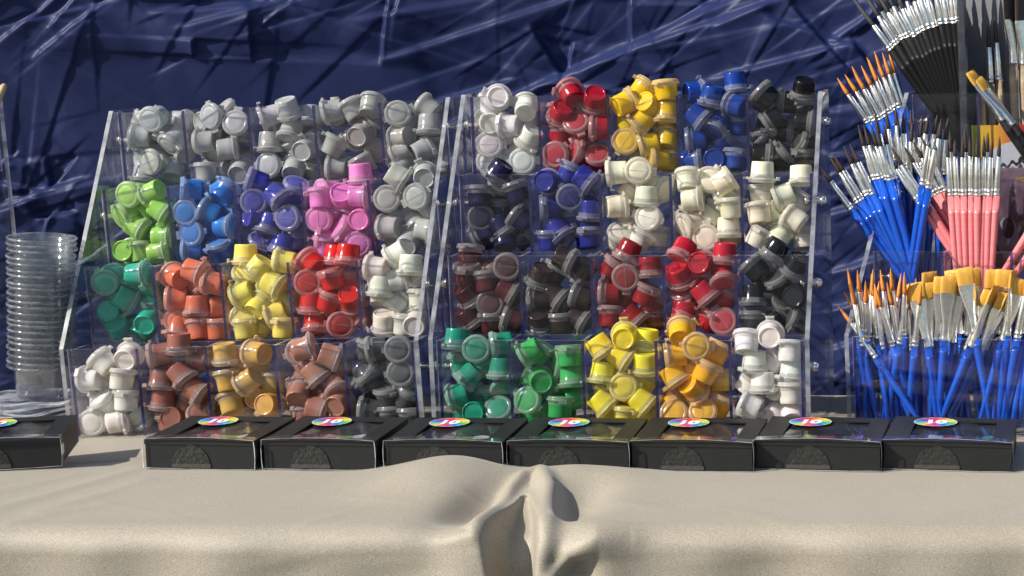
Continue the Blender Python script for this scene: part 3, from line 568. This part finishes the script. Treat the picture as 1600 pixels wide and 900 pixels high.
def box_meshes():
    out = {}
    b = MB(); e = .0012                                                        # card tray: floor and four walls
    b.box((0,0,0),(BWd,BDp,.001)); b.box((0,0,.001),(BWd,.0012,BH-.0012)); b.box((0,BDp-.0012,.001),(BWd,BDp,BH-.0012))
    b.box((0,.0012,.001),(.0012,BDp-.0012,BH-.0012)); b.box((BWd-.0012,.0012,.001),(BWd,BDp-.0012,BH-.0012)); out['tray'] = b.mesh('box_tray', [M_CARD])
    b = MB(); x0, x1, y0, y1 = .019, BWd-.016, .012, BDp-.016; z0, z1 = BH-.0010, BH+.0003   # lid frame round a window
    b.box((-.0006,-.0006,z0),(BWd+.0006,y0,z1)); b.box((-.0006,y1,z0),(BWd+.0006,BDp+.0006,z1)); b.box((-.0006,y0,z0),(x0,y1,z1)); b.box((x1,y0,z0),(BWd+.0006,y1,z1))
    b.box((-.0006,-.0008,BH-.004),(BWd+.0006,-.0002,BH-.0011)); out['lid'] = b.mesh('box_lid', [M_CARD])
    P = np.zeros((12, 16, 3)); U, V = np.meshgrid(np.linspace(0, 1, 16), np.linspace(0, 1, 12))
    P[...,0] = x0+U*(x1-x0); P[...,1] = y0+V*(y1-y0); P[...,2] = BH-.0016+.0007*np.sin(U*7+1)*np.sin(V*5)+.0003*np.sin(U*19+V*8); out['window'] = grid_mesh('box_window', P, M_WINDOW)
    pal = [(.6,.05,.05),(.8,.5,.03),(.75,.7,.05),(.35,.6,.06),(.04,.3,.12),(.04,.15,.5),(.3,.08,.4),(.7,.35,.4),(.75,.75,.7),(.03,.03,.03)]
    out['strip'] = []
    for var in range(4):
        fc = []; random.Random(var).shuffle(pal)
        for i in range(10):
            cx = .020+(i % 5)*.0158; cy = .030+(i//5)*.038; q = [(cx+0.0077*math.cos(a*PI/7), cy+0.0077*math.sin(a*PI/7)) for a in range(14)]
            fc.append(([(x, y, .0145) for x, y in q], pal[i]))
            for a in range(14):
                x, y = q[a]; X, Y = q[(a+1) % 14]; fc.append(([(x,y,.0015),(X,Y,.0015),(X,Y,.0145),(x,y,.0145)], pal[i]))
        out['strip'].append(tinted('paint_strip', fc, M_STRIP))
    # clear sleeve: a bowed tube round tray and lid, open at the front
    loop = []
    hw = BWd/2
    for s in np.linspace(0, 1, 21): loop.append((-.0010+s*(BWd+.0020), BH+.0014+.0022*math.sin(s*PI)))
    loop += [(BWd+.0017, BH*.75), (BWd+.0018, BH*.4), (BWd+.0012, .0002)]
    loop += [(BWd*.75, -.0002), (BWd*.4, -.0002), (-.0012, .0002), (-.0018, BH*.4), (-.0017, BH*.75)]
    b = MB(); n = len(loop)
    for i in range(n):
        (xa, za), (xb, zb) = loop[i], loop[(i+1) % n]
        b.face([(xa,-.0022,za),(xb,-.0022,zb),(xb,.010,zb),(xa,.010,za)], 0, True)
        b.face([(xa,-.0038,za),(xb,-.0038,zb),(xb,-.0022,zb),(xa,-.0022,za)], 1, True)
    out['sleeve'] = b.mesh('box_sleeve', [M_FILM, M_FILMEDGE])
    b = MB(); cx = BWd*.42; r = .0175                                           # half-round seal of clear tape over the thumb notch
    arc = [(cx+r*math.cos(a), max(.004, .004+r*1.0*math.sin(a))) for a in np.linspace(0, PI, 20)]
    b.prism(arc, lambda t, p: (p[0], t, p[1]), -.0009, -.0003, 0, 0); out['seal'] = b.mesh('box_seal', [M_SEAL])
    b = MB(); b.box((cx-r-.001,-.0010,.0004),(cx+r+.001,-.0002,.0040)); out['flap'] = b.mesh('box_flap', [pmat('tape_flap', (.055,.05,.045), rough=.3, bump=.6, bscale=200)])
    r = .0178; fc = []
    for i in range(16):
        a0, a1 = 2*PI*i/16+PI/2, 2*PI*(i+1)/16+PI/2; m_ = (a0+a1)/2
        fc.append(([(0,0,0),(r*math.cos(a0),r*math.sin(a0),0),(r*math.cos(m_),r*math.sin(m_),0),(r*math.cos(a1),r*math.sin(a1),0)], SECT[(16-i) % 16]))
        q = r*1.045; fc.append(([(r*math.cos(a0),r*math.sin(a0),0),(q*math.cos(a0),q*math.sin(a0),0),(q*math.cos(a1),q*math.sin(a1),0),(r*math.cos(a1),r*math.sin(a1),0)], (.8,.8,.8)))
    out['sticker'] = tinted('sticker', fc, M_TINT)
    cu = bpy.data.curves.new('number', 'FONT'); cu.body = '10'; cu.size = .0190; cu.align_x = 'CENTER'; cu.align_y = 'CENTER'; cu.offset = .0010; cu.extrude = .0001
    cu.materials.append(M_WHITEP); to = bpy.data.objects.new('number_curve', cu); C.objects.link(to)
    me = bpy.data.meshes.new_from_object(to.evaluated_get(bpy.context.evaluated_depsgraph_get())); bpy.data.objects.remove(to); out['number'] = me
    return out
BXM = box_meshes()
def add_box(flx, frx, by, yaw, label):
    """front-bottom corners read from the photo's pixels, standing on the cloth"""
    p = at_z(flx, by, TZ+.0012)
    M = Matrix.Translation((p.x, p.y, TZ+.0012)) @ Matrix.Rotation(yaw, 4, 'Z')
    q = at_z(frx, by, TZ); s = (q.x-p.x)/BWd/math.cos(yaw)
    M = M @ Matrix.Diagonal((s, 1, 1, 1))
    r = empty('paint_box', M); tag(r, label, 'paint box', 'black paint boxes along the table front')
    link('tray', BXM['tray'], r)
    ld = link('lid', BXM['lid'], r); link('window', BXM['window'], ld)
    link('paint_strip', random.choice(BXM['strip']), r); link('sleeve', BXM['sleeve'], r)
    link('seal', BXM['seal'], r); link('flap', BXM['flap'], r)
    st = link('sticker', BXM['sticker'], ld, Matrix.Translation((.036, BDp-.0225, BH+.0009)) @ Matrix.Rotation(random.uniform(-.1,.1), 4, 'Z'))
    link('number', BXM['number'], r, Matrix.Translation((.0365, BDp-.0245, BH+.0013)) @ Matrix.Rotation(random.uniform(-.06,.06), 4, 'Z') @ Matrix.Diagonal((1, 1.0, 1, 1)))
    return r
for args in ((-100, 80, 738, -.25, 'black paint box cut off by the left edge, before the clear cups'),
             (229, 405, 730, -.07*-1, 'black paint box leftmost of the touching row, before the brown pots'),
             (414, 591, 731, .06, 'black paint box second in the touching row, before the charcoal pots'),
             (604, 788, 733, .05, 'black paint box third in the touching row, before the bottle green pots'),
             (797, 984, 733, .05, 'black paint box fourth in the touching row, before the sunny yellow pots'),
             (988, 1177, 733, .07, 'black paint box fifth in the touching row, before the amber yellow pots'),
             (1182, 1375, 731, .09, 'black paint box before the gap between the pot rack and brush rack'),
             (1381, 1578, 731, .11, 'black paint box rightmost, before the blue handled brushes')):
    add_box(args[0], args[1], args[2], -args[3], args[4])

# ------------------------------------------------------------------ clear cups and lids at the left
def nth(i): return ['topmost','second','third','fourth','fifth','sixth','seventh','eighth','ninth','tenth','eleventh','twelfth','thirteenth','fourteenth','fifteenth','sixteenth','seventeenth','eighteenth','nineteenth','twentieth','twenty-first','twenty-second','twenty-third','twenty-fourth'][i]
cb = MB(); cb.lathe([(.0005,.0),(.0228,.0),(.0236,.0010),(.0240,.003),(.0268,.0300),(.0282,.0312),(.0326,.0318),(.0334,.0324),(.0334,.0340),(.0324,.0346),(.0300,.0336),(.0264,.0300),(.0236,.003),(.0228,.0012),(.0005,.0010)], 40, [0]*4+[1]*6+[0]*4, cap0=False, cap1=False)
M_CUPRIM = clear('cup_rim', tint=(.80,.82,.84), rough=.12, haze=.26, hazecol=(.7,.74,.77), ior=1.5)
ME_CLEARCUP = cb.mesh('clear_cup', [M_CUPCLEAR, M_CUPRIM])
base = at_y(66, 619, 1.93); NC = 22
for i in range(NC):
    z = base.z+i*.00625+random.uniform(-.0009, .0009)
    o = link('plastic_cup', ME_CLEARCUP, None, Matrix.Translation((base.x+random.uniform(-.0006,.0006)+.065*(z-base.z), base.y+random.uniform(-.0006,.0006), z)) @ Matrix.Rotation(.065, 4, 'Y') @ Matrix.Rotation(random.uniform(0, 6), 4, 'Z') @ Matrix.Rotation(random.uniform(-.012,.012), 4, 'X'))
    tag(o, f"clear plastic cup, {nth(NC-1-i)} from the top of the nested stack" if i < NC-1 else 'clear plastic cup topmost on the nested stack', 'plastic cup', 'clear cups nested in one stack')
zt0 = table_z(base.x, base.y); NL = 8; lh = (base.z-.0005-zt0-.001)/NL
for i in range(NL):
    P = np.zeros((7, 49, 3))
    for a in range(7):
        r_ = [.0005,.022,.030,.041,.0425,.0432,.0425][a]; zz = [.0,.0,.0,.0,.0006,.0020,.0034][a]
        th = np.linspace(0, 2*PI, 49); wv = (.0012*np.sin(3*th+i*1.7)+.0008*np.sin(5*th+i))*(r_/.0432)**2
        P[a,:,0] = r_*np.cos(th); P[a,:,1] = r_*np.sin(th); P[a,:,2] = zz+wv
    me = grid_mesh('flat_lid', P, M_LIDS)
    o = link('plastic_plate', me, None, Matrix.Translation((base.x-.012+random.uniform(-.004,.004), base.y-.003+random.uniform(-.003,.003), zt0+.003+i*lh)) )
    tag(o, f"white translucent plastic plate, {nth(NL-1-i)} of the pile under the cups", 'plastic plate', 'plates piled under the clear cups')

# ------------------------------------------------------------------ brushes
def rnd_profile(kind):
    b = MB()
    if kind == 'handle':      # unit length along z, from base 0 to 1
        b.lathe([(.0012,0),(.0022,.03),(.0030,.25),(.0037,.6),(.0041,.85),(.0036,1.0)], 12)
    if kind == 'ferrule':     # 42 mm of crimped metal
        b.lathe([(.0037,0),(.0039,.0005),(.0039,.0018),(.0036,.0022),(.0036,.0038),(.0039,.0042),(.0039,.0055),(.0036,.0060),(.0036,.0085),(.0034,.020),(.0027,.0418),(.0026,.042)], 14)
    if kind == 'tip':
        b.lathe([(.0021,0),(.0022,.004),(.0019,.008),(.0012,.013),(.0005,.0165),(.0001,.018)], 10)
    if kind == 'flatferrule':
        n = 16; prof = [(.0040,.0040,0),(.0042,.0042,.002),(.0038,.0038,.003),(.0041,.0041,.006),(.0038,.0038,.009),(.0042,.0036,.018),(.0068,.0027,.032),(.0082,.0022,.042),(.0082,.0021,.047)]
        for rx, ry, z in prof:
            for i in range(n):
                a = 2*PI*i/n; c_, s_ = math.cos(a), math.sin(a); b.v.append((rx*math.copysign(abs(c_)**.8, c_), ry*math.copysign(abs(s_)**.8, s_), z))
        for j in range(len(prof)-1):
            for i in range(n):
                i2 = (i+1) % n; b.f.append((j*n+i, j*n+i2, (j+1)*n+i2, (j+1)*n+i)); b.m.append(0); b.sm.append(True)
    if kind == 'flattip':
        n = 20; prof = [(.0079,.0019,0),(.0084,.0022,.006),(.0083,.0019,.012),(.0081,.0010,.0165),(.0078,.0003,.0172)]
        for k, (rx, ry, z) in enumerate(prof):
            for i in range(n):
                a = 2*PI*i/n; c_, s_ = math.cos(a), math.sin(a)
                b.v.append((rx*math.copysign(abs(c_)**.6, c_), ry*math.copysign(abs(s_)**.8, s_), z+(.0008*math.sin(i*2.1) if k > 2 else 0)))
        for j in range(len(prof)-1):
            for i in range(n):
                i2 = (i+1) % n; b.f.append((j*n+i, j*n+i2, (j+1)*n+i2, (j+1)*n+i)); b.m.append(0); b.sm.append(True)
        b.f.append(tuple((len(prof)-1)*n+i for i in range(n))); b.m.append(0); b.sm.append(False)
    return b
BME = {}
for hm in ('BLUEH','PINKH','BLACKH','WOODH'): BME['handle', hm] = rnd_profile('handle').mesh('brush_handle', [globals()['M_'+hm]])
BME['ferrule'] = rnd_profile('ferrule').mesh('brush_ferrule', [M_FERR]); BME['flatferrule'] = rnd_profile('flatferrule').mesh('flat_ferrule', [M_FERR])
for tm in ('ORANGE','GOLD','DARKB','GREYB'):
    BME['tip', tm] = rnd_profile('tip').mesh('brush_tip', [globals()['M_'+tm]]); BME['flattip', tm] = rnd_profile('flattip').mesh('flat_tip', [globals()['M_'+tm]])
R3i = RACK3.Mi; R3r = R3i.to_3x3()
def r3(px, py, yl):
    o_ = R3i @ CAM; d_ = R3r @ ray(px, py); return RACK3.M @ (o_+d_*((yl-o_.y)/d_.y))
BR = {}
def brush(grp, fb, bs, yf, yb, handle, tip, flat=False, fl=1.0, tl=1.0, w=1.0, turn=None):
    """fb: where the metal meets the handle, bs: the handle's lower end (pixels of the photo); yf, yb: how deep in the rack"""
    A = r3(bs[0], bs[1], yb); B = r3(fb[0], fb[1], yf); ax = (B-A); L = ax.length; ax.normalize()
    ref = TOV if turn is None else (Matrix.Rotation(turn, 3, ax) @ TOV)
    v = ref-ax*ref.dot(ax); v.normalize(); u = v.cross(ax)*-1
    M = Matrix((u, ax.cross(u), ax)).transposed().to_4x4(); M.translation = A
    BR.setdefault(grp, []).append((fb[0], M, L, handle, tip, flat, fl, tl, w))
BLUE, PINK, BLK, WOOD = 'BLUEH', 'PINKH', 'BLACKH', 'WOODH'
d3 = RACK3.d
# fan of black handles standing in the top bin
FBK = [(1392,78),(1401,70),(1411,61),(1420,58),(1430,57),(1437,52),(1445,47),(1453,44),(1461,42),(1472,37),(1481,36),(1491,36),(1500,33)]
for i, p in enumerate(FBK):
    s = i/12; brush('black', p, (1536-22*s, 282), 3*d3+.02+.001*(i % 3), 3*d3+.030, BLK, 'GREYB', fl=.78+.1*(i % 2), tl=2.3, w=1.15)
for i in range(9):
    s = i/8; brush('black', (1404+94*s, 62-26*s), (1530-16*s, 282), 3*d3+.034, 3*d3+.045, BLK, 'GREYB', fl=.85, tl=2.2, w=1.15)
# orange tips behind the dark ones
for i, p in enumerate([(1356,192),(1366,189),(1376,187),(1384,182),(1391,177),(1399,172),(1406,168),(1412,166)]):
    s = i/7; brush('orange_high', p, (1428+20*s, 295), 3*d3+.022+.004*(i % 2), 3*d3+.028, BLUE, 'ORANGE', fl=.9, tl=1.35, w=1.05)
for i, p in enumerate([(1371,178),(1388,168),(1396,162)]): brush('orange_high', p, (1436+4*i, 295), 3*d3+.036, 3*d3+.040, BLUE, 'ORANGE', fl=.9, tl=1.35, w=1.05)
# dark tips, blue handles, middle bin
for i, (p, b_) in enumerate([((1330,327),(1452,492)),((1341,316),(1448,492)),((1346,313),(1455,492)),((1355,305),(1446,492)),((1364,303),(1450,492)),((1367,280),(1436,492)),((1375,279),(1440,492)),((1384,281),(1444,492)),((1391,281),(1450,492)),((1397,279),(1440,492))]):
    brush('dark', p, b_, 1*d3+.014+.004*(i % 2), 1*d3+.020+.003*(i % 3), BLUE, 'DARKB', fl=.85, tl=1.25, w=1.05)
for i, (p, b_) in enumerate([((1384,262),(1430,490)),((1396,255),(1428,490)),((1408,268),(1425,490)),((1415,262),(1425,490)),((1423,275),(1420,490)),((1433,268),(1415,490)),((1440,262),(1412,490)),((1450,262),(1410,490)),((1462,270),(1440,490)),((1474,272),(1460,490)),((1405,250),(1420,490)),((1428,258),(1440,490))]):
    brush('dark', p, b_, 2*d3-.030+.005*(i % 2), 2*d3-.024, BLUE, 'DARKB', fl=.85, tl=1.2, w=1.05)
for p, b_ in (((1442,288),(1412,492)), ((1451,293),(1418,492))):
    brush('bare', p, b_, d3+.012, d3+.022, BLUE, 'GREYB', fl=.95, tl=.3)
# pink handles
for i, x in enumerate((1485.5,1495.5,1506,1517,1527,1536.5,1546,1557)):
    brush('pink_row', (x, 305-(i % 2)), (1500+6.5*i+random.uniform(-2,2), 492), d3+.018+random.uniform(-.003,.003), d3+.022, PINK, 'DARKB', fl=.92, tl=random.uniform(.9,1.2), w=.93)
for i, x in enumerate((1490,1512,1541)):
    brush('pink_row', (x, 296), (1505+16*i, 490), d3+.032, d3+.038, PINK, 'DARKB', fl=.92, tl=1.25, w=1.08)
for i, (p, b_) in enumerate([((1435,315),(1540,472)),((1442,309),(1546,470)),((1458,307),(1540,450)),((1467,302),(1536,445)),((1477,298),(1540,440))]):
    brush('pink_lean', p, b_, d3+(.022 if i < 2 else .036), d3+(.032 if i < 2 else .040), PINK, 'DARKB', fl=.95, tl=1.2, w=1.0)
for p, b_ in (((1648,300),(1545,462)), ((1660,318),(1560,470))): brush('pink_cross', p, b_, d3+.012, d3+.016, PINK, 'DARKB', w=1.15)
# bottom bin: orange tips to the left
for i, (p, b_) in enumerate([((1368,559),(1440,662)),((1341,522),(1362,662)),((1370,545),(1437,662)),((1355,531),(1358,662)),((1358,526),(1350,662)),((1384,541),(1424,662)),((1395,540),(1432,662)),((1405,537),(1428,662)),((1395,531),(1378,662)),((1406,536),(1385,662)),((1424,546),(1434,662)),((1433,531),(1434,662)),((1348,540),(1372,662)),((1379,545),(1395,662)),((1414,548),(1400,662)),((1350,515),(1366,662)),((1372,528),(1388,662)),((1388,520),(1404,662)),((1412,522),(1408,662)),((1402,515),(1420,662)),((1364,538),(1352,662)),((1430,540),(1418,662))]):
    brush('orange_low', p, b_, .014+.008*(i % 3), .012+.010*(i % 4), BLUE, 'ORANGE', fl=1.0, tl=1.35, w=1.0)
for i, (p, b_, tn) in enumerate([((1449,541),(1474,662),0),((1453,541),(1464,662),.1),((1464,530),(1452,662),0),((1476,530),(1465,662),.2),((1490,526),(1480,662),.1),((1489,533),(1476,662),-.1),((1523,518),(1548,662),.1),((1512,522),(1500,662),.4),((1511,545),(1459,662),.1),((1518,540),(1468,662),1.2),((1531,548),(1474,662),.2),((1538,543),(1482,662),1.3),((1574,522),(1560,662),1.2),((1528,520),(1540,662),.3),((1548,522),(1540,662),.1),((1562,520),(1552,662),0),((1455,524),(1460,662),.5),((1500,520),(1515,662),-.2),((1568,530),(1530,662),.2)]):
    back = i in (4, 7, 13, 14, 15, 16, 17); brush('gold', p, b_, .040 if back else .014+.006*(i % 3), .044 if back else .016+.008*(i % 3), BLUE, 'GOLD', True, w=1.05, turn=tn)
for i, (p, b_) in enumerate([((1590,527),(1566,662)),((1596,531),(1574,662)),((1604,529),(1582,662)),((1612,530),(1592,662)),((1600,520),(1570,662))]):
    brush('orange_right', p, b_, .014+.006*(i % 3), .016+.006*(i % 2), BLUE, 'ORANGE', tl=1.3, w=1.05)
for i in range(22):
    x = 1345+i*11.5; brush('hidden_blue', (x, 560+random.uniform(-12, 12)), (x+random.uniform(-16, 16), 662), .044+.004*(i % 3), .046+.004*(i % 3), BLUE, 'ORANGE', fl=.5, tl=.3)
# tall ones against the grey board at the right
brush('wood', (1548,128), (1556,300), 3*d3+.052, 3*d3+.052, WOOD, 'DARKB', fl=.9, tl=1.35, w=1.1)
brush('wood', (1561,124), (1572,300), 3*d3+.054, 3*d3+.054, WOOD, 'DARKB', fl=.95, tl=1.5, w=1.1)
brush('wood', (1583,98), (1590,300), 3*d3+.056, 3*d3+.056, WOOD, 'DARKB', True, fl=1.0, tl=1.9, w=1.15, turn=.6)
brush('wood', (1599,100), (1606,300), 3*d3+.058, 3*d3+.058, WOOD, 'DARKB', True, fl=1.0, tl=1.9, w=1.15, turn=.6)
brush('pair', (1566,188), (1640,300), 3*d3+.010, 3*d3+.014, BLK, 'GOLD', True, w=1.1, turn=.95, fl=1.0)
brush('pair', (1582,195), (1660,300), 3*d3+.014, 3*d3+.018, BLK, 'GOLD', True, w=1.15, turn=.95, fl=1.0)
ORD = ['first','second','third','fourth','fifth','sixth','seventh','eighth','ninth','tenth','eleventh','twelfth','thirteenth','fourteenth','fifteenth','sixteenth','seventeenth','eighteenth','nineteenth','twentieth','twenty-first','twenty-second','twenty-third','twenty-fourth']
BL = {'black': 'black handled brush, {} from left in the fan at the top', 'orange_high': 'blue brush with orange bristles, {} from left beneath the black fan',
      'dark': 'blue brush with dark pointed bristles, {} from left in the middle bin', 'bare': 'blue brush with bare metal tip leaning right, {} of two',
      'pink_row': 'pink brush standing upright, {} from left in the pink row', 'pink_lean': 'pink brush leaning left across the blue ones, {} from left',
      'pink_cross': 'pink brush leaning right past the pink row, {} of two', 'orange_low': 'blue brush with orange round bristles, {} from left in the lowest bin',
      'gold': 'blue brush with wide flat gold bristles, {} from left in the lowest bin', 'orange_right': 'blue brush with orange bristles right of the gold ones, {} from left',
      'hidden_blue': 'short blue brush sunk behind the others in the lowest bin, {} from left', 'wood': 'bare wood brush before the grey board, {} from left',
      'pair': 'black brush with flat gold bristles leaning left, {} of the pair'}
for grp, lst in BR.items():
    lst.sort(key=lambda q: q[0])
    for i, (x, M, L, hd, tp, flat, fl, tl, w) in enumerate(lst):
        r = empty('paint_brush', M)
        tag(r, BL[grp].format(ORD[i]), 'paint brush', {'black':'black brushes in the fan','pink_row':'pink brushes','pink_lean':'pink brushes','pink_cross':'pink brushes','wood':'brushes before the grey board','pair':'brushes before the grey board'}.get(grp, 'blue brushes in the brush rack'))
        S = lambda a, b: Matrix.Diagonal((a, a, b, 1))
        link('handle', BME['handle', hd], r, S(w, L))
        fr = link('ferrule', BME['flatferrule' if flat else 'ferrule'], r, Matrix.Translation((0, 0, L-.0006)) @ S(w, fl))
        fz = L-.0006+(.047 if flat else .042)*fl-.0004
        bt = link('bristles', BME['flattip' if flat else 'tip', tp], r, Matrix.Translation((0, 0, fz)) @ Matrix.Rotation(random.uniform(-.05,.05), 4, 'Y') @ S(w, tl*random.uniform(.9, 1.08)))

# ------------------------------------------------------------------ grey board, tall strip and printed pack behind the brushes
M_BOARD = pmat('grey_board', (.17,.17,.18), rough=.6, var=.12, vscale=30)
def r3l(px, py, yl):
    o_ = R3i @ CAM; d_ = R3r @ ray(px, py); return o_+d_*((yl-o_.y)/d_.y)
a = r3l(1517, 300, 3*d3+.066); b_ = r3l(1660, -60, 3*d3+.066)
bb = MB(); bb.box((a.x, 3*d3+.066, a.z-.03), (b_.x, 3*d3+.069, b_.z), (0,)*6)
tag(link('display_board', bb.mesh('display_board', [M_BOARD]), None, RACK3.M), 'plain grey card board standing behind the wooden brushes', 'board')
a = r3l(1503.5, 300, 3*d3+.004); b_ = r3l(1516.5, -80, 3*d3+.004)
M_STRIPG = clear('smoked_strip', tint=(.42,.45,.52), rough=.2, haze=.5, hazecol=(.10,.115,.15))
bb = MB(); bb.box((a.x, 3*d3+.004, a.z), (a.x+.0078, 3*d3+.012, b_.z), (0,)*6)
tag(link('acrylic_post', bb.mesh('acrylic_post', [M_STRIPG]), None, RACK3.M), 'smoky frosted acrylic post beside the fan of black brushes', 'post')
a = r3l(1521, 305, 3*d3+.016); b_ = r3l(1650, 194, 3*d3+.016); pw, ph = b_.x-a.x, b_.z-a.z
pk = empty('brush_pack', RACK3.M @ Matrix.Translation((a.x, 3*d3+.016, a.z))); tag(pk, 'printed card pack with yellow and red band behind the pink brushes', 'package')
def pack_mat():
    m, t, n, l, p, o = newmat('pack_band'); tc = n.new('ShaderNodeTexCoord'); sx = n.new('ShaderNodeSeparateXYZ'); l.new(tc.outputs['Generated'], sx.inputs[0])
    r = n.new('ShaderNodeValToRGB'); e = r.color_ramp.elements; e[0].color = (.42,.40,.03,1); e[1].color = (.30,.02,.02,1); e[1].position = .55
    e2 = r.color_ramp.elements.new(.22); e2.color = (.55,.30,.02,1); l.new(sx.outputs[0], r.inputs[0]); l.new(r.outputs[0], p.inputs['Base Color']); p.inputs['Roughness'].default_value = .25; return m
bb = MB(); bb.box((0, 0, 0), (pw, .0012, ph)); link('card', bb.mesh('card', [pack_mat()]), pk)
bb = MB(); bb.box((0, -.0006, 0), (.0022, -.0001, ph)); link('border', bb.mesh('border', [pmat('pale_yellow_print', (.7,.6,.25), .3)]), pk)
pal_ = pmat('pale_grey_print', (.36,.36,.40), .3); ink = pmat('black_ink', (.012,.012,.014), .35)
ov = [(pw*.62+pw*.56*math.cos(t_), ph*.28+ph*.50*math.sin(t_)) for t_ in np.linspace(0, 2*PI, 40, endpoint=False)]
ov = [(min(max(x, .003), pw-.001), min(max(z_, .002), ph-.001)) for x, z_ in ov]
bb = MB(); bb.prism(ov, lambda t, p: (p[0], t, p[1]), -.0010, -.0003, 0, 0); link('oval', bb.mesh('oval', [pal_]), pk)
bb = MB()
for (x0, x1, z_, th) in ((.34,.62,.40,.05),(.36,.60,.30,.05),(.55,.86,.50,.03),(.56,.84,.44,.025),(.42,.7,.16,.12),(.62,.84,.2,.14)):   # worn script strokes
    pts = []
    for s in np.linspace(0, 1, 12): pts.append((pw*(x0+(x1-x0)*s), ph*(z_+.10*s+.035*math.sin(s*16))))
    up_ = [(x, z2+ph*th*.5) for x, z2 in pts]; dn = [(x, z2-ph*th*.5) for x, z2 in reversed(pts)]
    for q in range(11):
        bb.face([(pts[q][0], -.0012, pts[q][1]-ph*th*.5), (pts[q+1][0], -.0012, pts[q+1][1]-ph*th*.5), (pts[q+1][0], -.0012, pts[q+1][1]+ph*th*.5), (pts[q][0], -.0012, pts[q][1]+ph*th*.5)])
link('script', bb.mesh('script', [ink]), pk)
# crinkled plastic pouch below the pack, to the right of the pink row
a = r3l(1556, 420, 2*d3+.012); b_ = r3l(1670, 262, 2*d3+.012); pw, ph = b_.x-a.x, b_.z-a.z
pc = empty('plastic_pouch', RACK3.M @ Matrix.Translation((a.x, 2*d3+.012, a.z))); tag(pc, 'crinkled plastic pouch with dusky printed insert right of the pink row', 'package')
bb = MB(); bb.box((0, .001, 0), (pw, .0022, ph)); link('insert', bb.mesh('insert', [pmat('dusky_print', (.10,.06,.085), .4, var=.4, vscale=60)]), pc)
U, V = np.meshgrid(np.linspace(0, 1, 60), np.linspace(0, 1, 60)); P = np.zeros((60, 60, 3)); P[...,0] = U*pw; P[...,2] = V*ph
P[...,1] = -.001-.0014*np.abs(np.sin(U*9+V*14)*np.sin(V*7-U*5+1))-.0008*np.abs(np.sin(U*31-V*12)); link('film', grid_mesh('film', P, M_FILM), pc)
for (u, v, du, dv, mt) in ((.28,.86,.5,.06,'g'),(.28,.42,.5,.07,'g'),(.02,.10,.3,.42,'w'),(.10,.30,.16,.22,'k'),(.03,.62,.04,.1,'k')):
    bb = MB(); bb.prism([(pw*(u+du*.5+du*.5*math.cos(t_)), ph*(v+dv*.5+dv*.5*math.sin(t_))) for t_ in np.linspace(.39, .39+2*PI, 8 if mt == 'g' else 16, endpoint=False)], lambda t, p: (p[0], t, p[1]), {'w': .0006, 'k': .0002, 'g': .0004}[mt], .0009, 0, 0)
    link('print', bb.mesh('print', [{'g': pmat('gold_print', (.28,.17,.05), .3), 'w': pmat('mauve_print', (.30,.22,.25), .4), 'k': ink}[mt]]), pc)

# wooden stick poking up from the rack at the left edge
p0 = at_y(8, 131, 2.03); p1 = at_y(-40, 235, 2.0); ax = p0-p1; L = ax.length; ax.normalize()
Mq = ax.to_track_quat('Z', 'Y').to_matrix().to_4x4(); Mq.translation = p1
bb = MB(); bb.lathe([(.0025,0),(.0036,L*.3),(.0040,L*.8),(.0036,L*.96),(.0022,L*.995),(.0005,L)], 14)
tag(link('wooden_stick', bb.mesh('wooden_stick', [pmat('stick_wood', (.5,.33,.2), .5, var=.15, vscale=80)]), None, Mq), 'tip of a pale wooden stick at the left picture edge', 'stick')
